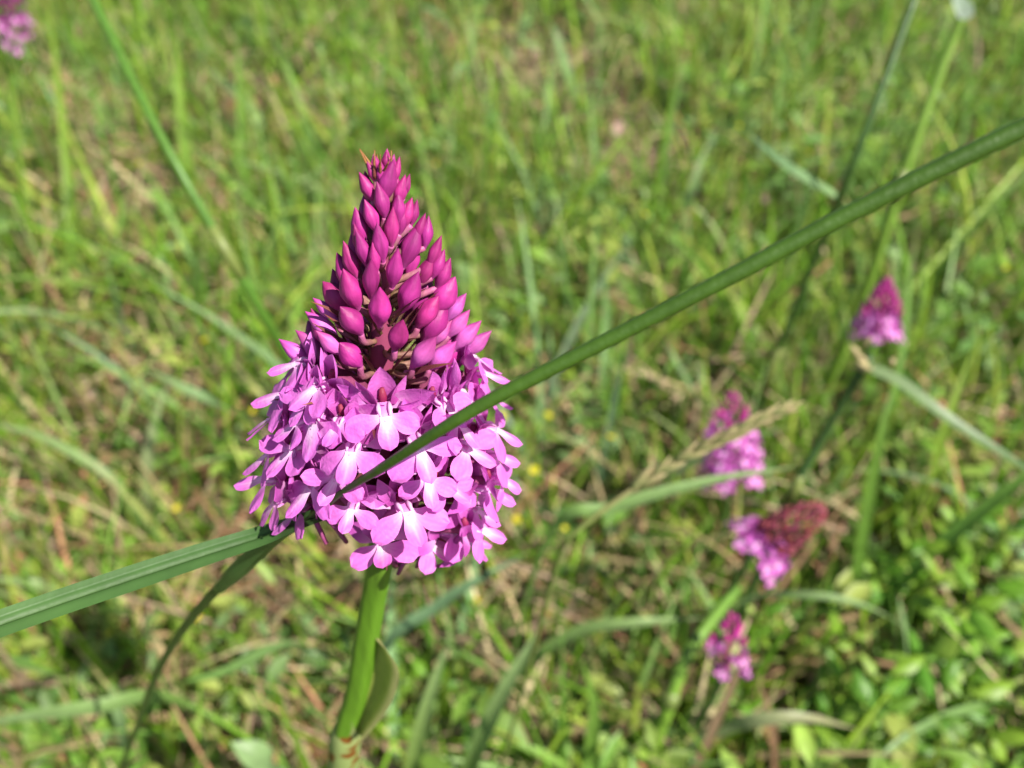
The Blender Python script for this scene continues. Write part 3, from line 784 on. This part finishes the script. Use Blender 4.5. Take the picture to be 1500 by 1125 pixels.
# left tall culm: it rises from behind the orchid towards the top left corner
grass_stem([(470, 640, 0.10), (405, 497, 0.205), (300, 315, 0.255), (225, 180, 0.279), (125, -25, 0.305), (60, -160, 0.315)], 15, 'slim dark green grass stem rising bare from behind the sharp orchid', (0.07, 0.17, 0.02))
t_, o0 = grass_stem([(1085, 700, 0.03), (1112, 590, 0.09), (1195, 375, 0.19), (1250, 240, 0.245), (1350, -30, 0.30)], 11, 'thin dark grass stem with a pale short leaf at its joint', DARK, (0.045, 0.11, 0.022))
base = G(1228, 292, 0.226)
lf = blade_mb([q - o0 for q in spline([base, G(1160, 250, 0.236), G(1090, 190, 0.236)], 16)], px_m(34, 0.29), PALE, BLUE, fold=0.25, taper=(0.1, 0.8))
obj('leaf', lf.mesh('leaf', M_BLADE), t_)
t_, o0 = grass_stem([(1085, 900, 0.05), (1150, 745, 0.137), (1205, 640, 0.172), (1265, 540, 0.205), (1275, 522, 0.208)], 13, 'dark stiff grass stem topped by a withered joint and a long arching leaf', DARK, (0.06, 0.10, 0.03))
lf = blade_mb([q - o0 for q in spline([G(1268, 537, 0.206), G(1320, 562, 0.206), G(1400, 622, 0.200), G(1520, 700, 0.186), G(1640, 800, 0.15)], 22)], px_m(20, 0.29), (0.26, 0.36, 0.17), DARK, fold=0.3, taper=(0.05, 0.6))
obj('leaf', lf.mesh('leaf', M_BLADE), t_)
for k in range(6):
    q = G(1268, 530, 0.207) + Vector((rng.uniform(-.006, .006), rng.uniform(-.006, .006), rng.uniform(-.002, .007)))
    mb = MB(); d = Vector((rng.uniform(-1, 1), rng.uniform(-1, 1), 0.6)).normalized()
    mb.tube([q - o0, q + d * 0.003 - o0, q + d * 0.006 - o0], [0.0007, 0.0014, 0.0004], [(0.42, 0.34, 0.18)] * 3, 6)
    obj('withered_scale', mb.mesh('withered_scale', M_DRY), t_)
t_, o0 = grass_stem([(1270, 420, 0.12), (1330, 235, 0.19), (1405, 30, 0.25), (1440, -60, 0.28)], 15, 'bright yellow green grass stem with a white leaf base near its top', (0.16, 0.27, 0.03), (0.17, 0.28, 0.04))
lf = blade_mb([q - o0 for q in spline([G(1406, 28, 0.252), G(1402, -10, 0.27), G(1390, -90, 0.29)], 12)], px_m(34, 0.38), (0.48, 0.56, 0.50), BLUE, fold=0.5, taper=(0.05, 0.6))
obj('leaf', lf.mesh('leaf', M_BLADE), t_)
grass_stem([(1080, 860, 0.10), (1010, 955, 0.10), (970, 1060, 0.07)][::-1], 20, 'stout yellow green stem leaning below the drooping orchid', YG, (0.12, 0.22, 0.03))
grass_stem([(1440, 300, 0.05), (1320, 440, 0.02), (1500, 235, 0.09)][1:] + [], 10, 'pale slanting stem behind the thick stalk', YG)

BL = [
 ([(985, 365, 0.04), (1012, 285, 0.09), (1042, 198, 0.12)], 18, 'pale narrow blade standing behind the thick slanting stalk', MID, PALE),
 ([(800, 800, 0.17), (900, 745, 0.19), (1040, 705, 0.195), (1165, 684, 0.195)], 22, 'long pale blade running just under the dry seed spike', MID, PALE),
 ([(560, 960, 0.10), (640, 890, 0.12), (700, 850, 0.13), (770, 812, 0.13)], 20, 'broad blue green blade slanting away behind the orchid stem', BLUE, BLUE),
 ([(600, 1150, 0.06), (625, 1040, 0.10), (662, 925, 0.13)], 26, 'wide upright light green blade next to the sharp orchid stem', YG, PALE),
 ([(680, 1150, 0.06), (730, 1030, 0.11), (800, 905, 0.14)], 30, 'widest leaning green blade in the grass below the florets', MID, PALE),
 ([(760, 985, 0.05), (850, 925, 0.08), (940, 912, 0.09), (1030, 905, 0.08)], 20, 'pale blade lying flat toward the smallest orchid', MID, PALE),
 ([(1090, 882, 0.07), (1170, 872, 0.10), (1260, 885, 0.10), (1340, 925, 0.07)], 13, 'thin pale blade arching below the drooping orchid', PALE, PALE),
 ([(1030, 1085, 0.05), (1100, 1058, 0.08), (1180, 1052, 0.085), (1255, 1068, 0.07)], 22, 'pale blade with a reddish dry tip lying low among broad leaves', PALE, (0.34, 0.30, 0.17)),
 ([(250, 1025, 0.08), (150, 1035, 0.10), (40, 1050, 0.10), (-60, 1065, 0.09)], 24, 'green blade lying level below the long folded leaf', MID, PALE),
 ([(420, 1150, 0.07), (385, 1115, 0.10), (338, 1088, 0.11)], 40, 'blunt pale cut blade beside the foot of the orchid', PALE, PALE),
 ([(370, 620, 0.05), (300, 585, 0.09), (215, 540, 0.10)], 24, 'blue green blade pointing away from behind the sharp orchid florets', BLUE, PALE),
 ([(430, 945, 0.06), (330, 985, 0.09), (265, 1000, 0.10)], 20, 'light green blade below the swollen leaf sheath of the bent culm', PALE, MID),
 ([(885, 560, 0.02), (888, 470, 0.05), (884, 390, 0.09)], 15, 'short pale upright blade just above the slanting stalk', MID, PALE),
 ([(1030, 600, 0.04), (1000, 550, 0.07), (975, 500, 0.09)], 18, 'short blue green blade leaning toward the slanting stalk', BLUE, PALE),
 ([(1312, 480, 0.06), (1310, 390, 0.12), (1298, 362, 0.125), (1285, 385, 0.11)], 18, 'pale blade bent over above the upright small orchid', MID, PALE),
 ([(840, 140, 0.03), (825, 90, 0.06), (808, 35, 0.09)], 18, 'pale upright blade in front of the bare brown patch', MID, PALE),
 ([(560, 330, 0.02), (430, 260, 0.05), (300, 225, 0.06)], 12, 'straw tinted blade lying across behind the top of the bud cone', (0.3, 0.27, 0.12), PALE),
 ([(280, 310, 0.02), (268, 180, 0.06), (255, 40, 0.11)], 20, 'upright soft green blade beyond the slim dark grass stem', MID, YG),
 ([(110, 420, 0.02), (100, 250, 0.08), (70, -10, 0.16)], 20, 'tall soft green blade next to the pink orchid that stands apart', MID, YG),
 ([(360, 330, 0.02), (355, 190, 0.05), (345, 40, 0.1)], 18, 'slim upright blade between the slim dark stem and the bud cone', MID, MID),
 ([(380, 180, 0.03), (340, 130, 0.05), (300, 100, 0.055)], 16, 'pale blade bent over by the dark hollow', PALE, PALE),
 ([(1410, 560, 0.02), (1350, 760, 0.02), (1380, 640, 0.08), (1430, 500, 0.12)][1:], 20, 'fresh green blade rising behind the long arching leaf', MID, YG),
 ([(1255, 900, 0.02), (1260, 800, 0.06), (1290, 640, 0.12), (1310, 560, 0.14)], 22, 'broad fresh green blade beside the dark stiff stem', (0.07, 0.18, 0.02), MID),
 ([(1300, 870, 0.03), (1400, 780, 0.07), (1500, 700, 0.10), (1560, 650, 0.11)], 22, 'broad blade slanting up above the leafy herbs', (0.06, 0.16, 0.02), MID),
 ([(1480, 1030, 0.03), (1400, 1045, 0.05), (1320, 1085, 0.06), (1250, 1150, 0.05)], 14, 'narrow blade running down through the leafy herbs', MID, PALE),
 ([(1330, 1000, 0.04), (1325, 930, 0.08), (1315, 870, 0.10)], 16, 'short upright blade at the edge of the leafy herbs', PALE, PALE),
 ([(120, 900, 0.02), (60, 860, 0.05), (-20, 845, 0.06)], 22, 'soft green blade just above the long folded leaf', MID, PALE),
 ([(200, 760, 0.03), (160, 700, 0.06), (60, 640, 0.08), (-20, 620, 0.08)], 16, 'soft blade arching over the dry litter', MID, PALE),
 ([(190, 1120, 0.04), (180, 1060, 0.07), (160, 1000, 0.09)], 26, 'blue green blade under the bent culm', BLUE, PALE),
 ([(860, 1140, 0.05), (870, 1040, 0.09), (850, 960, 0.12)], 20, 'upright mid green blade between two leaning ones', MID, MID),
 ([(640, 700, 0.02), (760, 560, 0.05), (800, 450, 0.06)], 10, 'fine blade hidden partly by the florets', MID, MID),
 ([(1010, 1150, 0.05), (1075, 1000, 0.08), (1100, 940, 0.09)], 12, 'fine brownish blade beneath the smallest orchid', (0.22, 0.15, 0.08), (0.26, 0.18, 0.10)),
 ([(1135, 1150, 0.04), (1130, 1060, 0.07), (1105, 980, 0.09)], 12, 'thin brown dead stalk beneath the smallest orchid', (0.2, 0.11, 0.06), (0.22, 0.13, 0.08)),
]
for (pts, w, lab, a, b) in BL:
    grass_blade(pts, w, lab, a, b, taper=(0.15, 0.25) if 'blunt' in lab else (0.2, 0.5))

# many broader blades standing in the turf, alike but for their place
br = random.Random(17)
for k in range(120):
    y_ = 0.10 + 1.15 * br.random() ** 1.1; x_ = br.uniform(-1, 1) * (0.26 + 0.62 * y_)
    az = br.uniform(0, 6.283); ln = br.uniform(0.08, 0.20) * (0.75 if y_ < 0.3 else 1); le = br.uniform(0.05, 0.5); be = br.uniform(0.2, 1.6)
    o0 = Vector((x_, y_, float(ground_h(np.array(x_), np.array(y_))))); q = Vector((0, 0, -0.004)); path = [q.copy()]
    for i in range(9):
        an = le + be * (i / 8) ** 1.3
        q = q + Vector((math.cos(az) * math.sin(an), math.sin(az) * math.sin(an), math.cos(an))) * (ln / 9); q.z = max(q.z, 0.004); path.append(q.copy())
    side = Vector((-math.sin(az), math.cos(az), 0)); fc = side.cross(Vector((math.cos(az) * math.sin(le + be * .5), math.sin(az) * math.sin(le + be * .5), math.cos(le + be * .5))))
    c = br.choice([PALE, YG, MID, BLUE, PALE, (0.20, 0.30, 0.08)]); c = tuple(v * br.uniform(0.8, 1.15) for v in c)
    mb = blade_mb(path, br.uniform(0.0032, 0.0072), c, clerp(c, PALE, 0.4), fold=0.3, face=-fc if fc.z < 0 else fc, twist=br.uniform(-.8, .8), rowlen=5)
    o = obj('blade_of_grass', mb.mesh('blade_of_grass', M_BLADE)); o.location = o0
    tag(o, 'broad green blade standing loose in the blurred turf', 'grass blade', 'loose broad blades in the turf', 'thing')

# dry seed spike
sp = spline([G(830, 790, 0.225), G(900, 735, 0.235), G(1000, 670, 0.245), G(1080, 632, 0.252), G(1162, 596, 0.257)], 40)
o0 = Vector((sp[0].x, sp[0].y, 0))
ss = thing('seed_spike', o0, 'thin dry grass seed spike slanting past the round pink orchid', 'grass spike')
mb = MB(); full = spline([Vector((sp[0].x - 0.03, sp[0].y - 0.02, -0.004)), sp[0] - Vector((0.004, 0, 0.03)), sp[0]], 10)[:-1] + sp
mb.tube([q - o0 for q in full], lin([0.0008, 0.0007, 0.0004], len(full)), [clerp(OLIVE, (0.36, 0.29, 0.15), sstep(10, 30, i)) for i in range(len(full))], 8)
obj('culm', mb.mesh('culm', M_DRY), ss)
def spikelet_me():
    mb = MB()
    mb.tube([Vector((0, 0, z)) for z in (0, .25, .55, .8, 1)], [0.05, 0.13, 0.14, 0.07, 0.01], [(0.17, 0.19, 0.06), (0.20, 0.22, 0.08), (0.26, 0.24, 0.10), (0.36, 0.30, 0.15), (0.42, 0.36, 0.19)], 7, flat=0.7)
    return mb.mesh('spikelet', M_DRY)
SPK = spikelet_me()
for k in range(26):
    i = 12 + k; q = sp[i]; tg = (sp[min(i + 1, 39)] - sp[i - 1]).normalized()
    lat = tg.orthogonal(); lat = Matrix.Rotation(k * 2.2, 3, tg) @ lat
    obj('spikelet', SPK, ss, rel(ss, zbasis(q, tg + lat * 0.18, rng.uniform(0.008, 0.011) * (1 - 0.3 * k / 26), k)))

# ------------------------------------------------------------------ the smaller orchids, out of focus
FLORET_SMALL = []
for k in range(5):
    b = MB(); b.add(LIPS[k]); b.add(HOODS[k])
    r_ = random.Random(40 + k)
    for sg in (-1, 1): b.add(SEPALS[(k + sg) % NV], sepal_matrix(sg, r_))
    b.tube(spline([Vector((0, -0.0075, -0.004)), Vector((0, -0.0045, -0.0012)), Vector((0, -0.0012, 0))], 5), [0.0009] * 5, [OVARY[1]] * 5, 6)
    FLORET_SMALL.append(b.mesh('floret', M_PETAL))
RUSTY = None
def rusty_bud():
    b = bud_mb(random.Random(3), 0.5)
    b.c = [clerp(c, (0.26, 0.060, 0.045), 0.8) for c in b.c]
    return b.mesh('bud', M_BUD)
BUD_RUSTY = rusty_bud()
def small_orchid(foot_px, tip_px, foot_h, tip_h, rmax, open_t, label, root_shift=(0, 0), seed=1, rusty=False, nb=44, nf=30, fs=0.85, gap=0.0, root_at=None, stem_c=None):
    r_ = random.Random(seed)
    B = G(foot_px[0], foot_px[1], foot_h); T = G(tip_px[0], tip_px[1], tip_h)
    A = T - B; L = A.length; A.normalize()
    root = Vector((B.x + root_shift[0], B.y + root_shift[1], 0))
    if root_at: root = G(root_at[0], root_at[1], 0.0)
    o = thing('pyramidal_orchid', root, label, 'orchid', 'orchids in the meadow')
    mid = lerp(B, root, 0.5) - A * 0.004
    stem = spline([root - Vector((0, 0, 0.005)), mid, B - A * 0.001], 16); mb = MB()
    mb.tube([q - root for q in stem], lin([0.0021, 0.0017, 0.0015], 16), [stem_c or clerp((0.075, 0.16, 0.02), (0.06, 0.12, 0.03), i / 15) for i in range(16)], 10)
    obj('stem', mb.mesh('stem', M_STEM), o)
    mb = MB(); mb.tube([B - A * 0.001 + A * (L * i / 8) - root for i in range(9)], lin([0.0015, 0.0005], 9), [(0.22, 0.05, 0.09)] * 9, 8)
    obj('spike_axis', mb.mesh('spike_axis', M_BUD), o)
    ref = A.orthogonal().normalized()
    for k in range(nf):
        t = open_t * (k + 0.5) / nf
        if r_.random() < gap: continue
        rad = Matrix.Rotation(k * 2.39996 + r_.uniform(-.2, .2), 3, A) @ ref
        p = B + A * (t * L) + rad * (rmax * 0.72 * (1 - 0.15 * (t / max(open_t, .01)) ** 2))
        M = basis(p, rad + A * r_.uniform(.15, .4), A, r_.uniform(-.25, .25), fs * r_.uniform(.85, 1.05))
        obj('floret', r_.choice(FLORET_SMALL), o, rel(o, M))
    for k in range(nb):
        t = open_t + (1 - open_t) * (k + 0.5) / nb
        u = (t - open_t) / (1 - open_t)
        rad = Matrix.Rotation(k * 2.39996, 3, A) @ ref
        p = B + A * (t * L) + rad * (rmax * 0.56 * ((1 - u ** 2) ** 0.6 * 0.75 if rusty else (1 - u) ** 0.85) + 0.0006)
        z = (A + rad * lerp(0.65, 0.1, u)).normalized(); Lb = lerp(0.0062, 0.0036, u)
        obj('bud', BUD_RUSTY if rusty else r_.choice(BUD_FAT), o, rel(o, zbasis(p - z * Lb * 0.5, z, Lb, k)))
    return o
small_orchid((1284, 490), (1300, 408), 0.140, 0.166, 0.0142, 0.42, 'small purple orchid with a pointed magenta tip behind the withered stem joint', (-0.02, -0.01), 2, nf=22, nb=40, fs=0.8, gap=0.1)
small_orchid((1072, 705), (1072, 575), 0.092, 0.132, 0.0175, 0.66, 'round pink orchid half open behind the dry seed spike', (0.005, 0.0), 3, nf=38, nb=22, fs=0.85)
small_orchid((1108, 805), (1206, 742), 0.130, 0.152, 0.0172, 0.22, 'drooping orchid with a rusty brown cone of shrivelled buds', (-0.02, -0.01), 4, rusty=True, nf=15, nb=64, fs=0.85)
small_orchid((1062, 985), (1072, 900), 0.11, 0.135, 0.0105, 0.55, 'smallest magenta orchid with few florets low in the grass', (0.0, 0.01), 5, nf=10, nb=12, fs=0.62, gap=0.15)
small_orchid((6, 52), (-4, -44), 0.19, 0.235, 0.019, 0.55, 'pink orchid on a bright green stem, standing apart from the other orchids', (0.01, -0.01), 6, nf=26, nb=26, fs=0.9, root_at=(52, 430), stem_c=(0.17, 0.29, 0.035))

# ------------------------------------------------------------------ leafy herbs at the lower right, and tiny yellow flowers
def leaf_me(r, L, W, c):
    def cc(t, s):
        k = 1.25 - 0.25 * min(1, abs(s) * 5) if abs(s) < 0.2 else 1.0
        return tuple(x * k for x in c)
    return petal_mb(L, W, 'point', 8, 7, droop=r.uniform(0.2, 0.9), cup=-r.uniform(0.2, 0.6), base_w=0.2, colf=cc, wave=0.03, ph=r.random() * 6).mesh('leaf', M_LEAF)
lr = random.Random(8)
HC = [(0.15, 0.32, 0.022), (0.19, 0.37, 0.030), (0.11, 0.26, 0.022), (0.24, 0.39, 0.05)]
LEAFS = [leaf_me(lr, 0.018 * lr.uniform(.7, 1.25), 0.0085 * lr.uniform(.7, 1.2), HC[k % 4]) for k in range(12)]
def leafy_herb(px, py, h, nl, label, size=1.0):
    p = G(px, py, h); root = Vector((p.x, p.y + 0.004, -0.003))
    o = thing('leafy_herb', root, label, 'herb', 'broad leaved herbs among the grass')
    path = spline([root, lerp(root, p, 0.5) + Vector((lr.uniform(-.008, .008), lr.uniform(-.008, .008), 0)), p], 10); mb = MB()
    mb.tube([q - root for q in path], lin([0.0014, 0.0009], 10), [(0.11, 0.20, 0.03)] * 10, 7)
    obj('stem', mb.mesh('stem', M_STEM), o)
    for k in range(nl):
        u = 1 - 0.75 * k / nl; q = path[min(9, int(u * 9))]
        a = k * 2.2 + lr.uniform(-.4, .4); el = lr.uniform(-0.1, 0.6) + (0.5 if k < 2 else 0)
        d = Vector((math.cos(a) * math.cos(el), math.sin(a) * math.cos(el), math.sin(el)))
        up = Vector((0, 0, 1)); y = (up - d * up.dot(d)).normalized(); x = y.cross(d)
        R = Matrix((x, y, d)).transposed().to_4x4()
        obj('leaf', lr.choice(LEAFS), o, rel(o, Matrix.Translation(q + d * 0.002) @ R @ Matrix.Scale(size * lr.uniform(.75, 1.15), 4)))
HLAB = 'bright green leafy herb in the patch below the arching leaf'
for k, (px, py, h, s) in enumerate([(1450, 860, .09, 1.25), (1390, 850, .06, 1.0), (1340, 800, .06, .9), (1290, 840, .05, .9), (1420, 930, .07, 1.1), (1360, 960, .06, 1.0), (1300, 990, .07, 1.0), (1290, 1040, .06, 1.0), (1240, 1000, .05, .9), (1420, 1020, .05, 1.0), (1480, 960, .06, 1.1), (1440, 1080, .06, 1.0), (1350, 1080, .05, 1.0), (1410, 760, .06, 1.0), (1480, 770, .06, 1.0), (1420, 700, .05, .9), (1240, 930, .05, .8), (1270, 1110, .05, 1.0), (1190, 1110, .05, .9), (1490, 1110, .05, 1.0), (1110, 900, .05, .7), (1330, 730, .04, .8), (1220, 1060, .04, .9), (1530, 860, .06, 1.1), (1560, 1010, .05, 1.1), (1090, 1030, .04, .8), (700, 905, .04, .75), (630, 990, .04, .8), (420, 1000, .03, .7), (180, 800, .03, .7)]):
    lab = HLAB
    if k == 0: lab = 'tallest broad leaved herb with the biggest bright leaf, below the arching leaf'
    if px < 1150: lab = 'small broad leaved herb growing alone among the grass blades'
    leafy_herb(px, py, h, 12, lab, s)

def yellow_mesh():
    mb = MB()
    for k in range(5):
        p = petal_mb(0.0038, 0.0036, 'oval', 6, 5, droop=0.2, cup=0.3, base_w=0.3, colf=lambda t, s: (0.66, 0.60, 0.03))
        mb.add(p, Matrix.Rotation(k * 2 * math.pi / 5, 4, 'Z') @ Matrix.Rotation(math.radians(62), 4, 'X') @ rot('Z', 180))
    return mb.mesh('corolla', M_PETAL)
YEL = yellow_mesh(); ystem = MB()
ystem.tube([Vector((0, 0, -1)), Vector((0.02, 0.01, -0.5)), Vector((0, 0, 0))], [0.016, 0.013, 0.01], [(0.09, 0.18, 0.03)] * 3, 6)
YST = ystem.mesh('stem', M_STEM)
for (px, py, h) in [(895, 642, .05), (945, 315, .05), (757, 762, .06), (802, 610, .05), (827, 775, .06), (782, 690, .06), (372, 602, .05), (1475, 393, .06), (627, 232, .05), (640, 240, .05), (612, 225, .05), (1078, 160, .05), (1082, 185, .04), (300, 500, .04), (205, 240, .05), (32, 272, .06), (700, 880, .06), (290, 905, .06), (1210, 235, .05), (1185, 225, .05), (735, 610, .05), (260, 745, .05), (935, 300, .05), (1280, 100, .05), (870, 350, .04), (160, 930, .05)]:
    q = G(px, py, h); t = thing('yellow_flower', Vector((q.x, q.y, 0)), 'tiny yellow five petalled flower blurred among the grass', 'flower', 'tiny yellow flowers in the grass')
    obj('stem', YST, t, Matrix.Translation((0, 0, h)) @ Matrix.Scale(h + 0.004, 4))
    obj('corolla', YEL, t, Matrix.Translation((0, 0, h)) @ Matrix.Rotation(rng.uniform(-.5, .5), 4, 'X') @ Matrix.Rotation(rng.uniform(-.5, .5), 4, 'Y') @ Matrix.Scale(rng.uniform(.5, .85), 4))
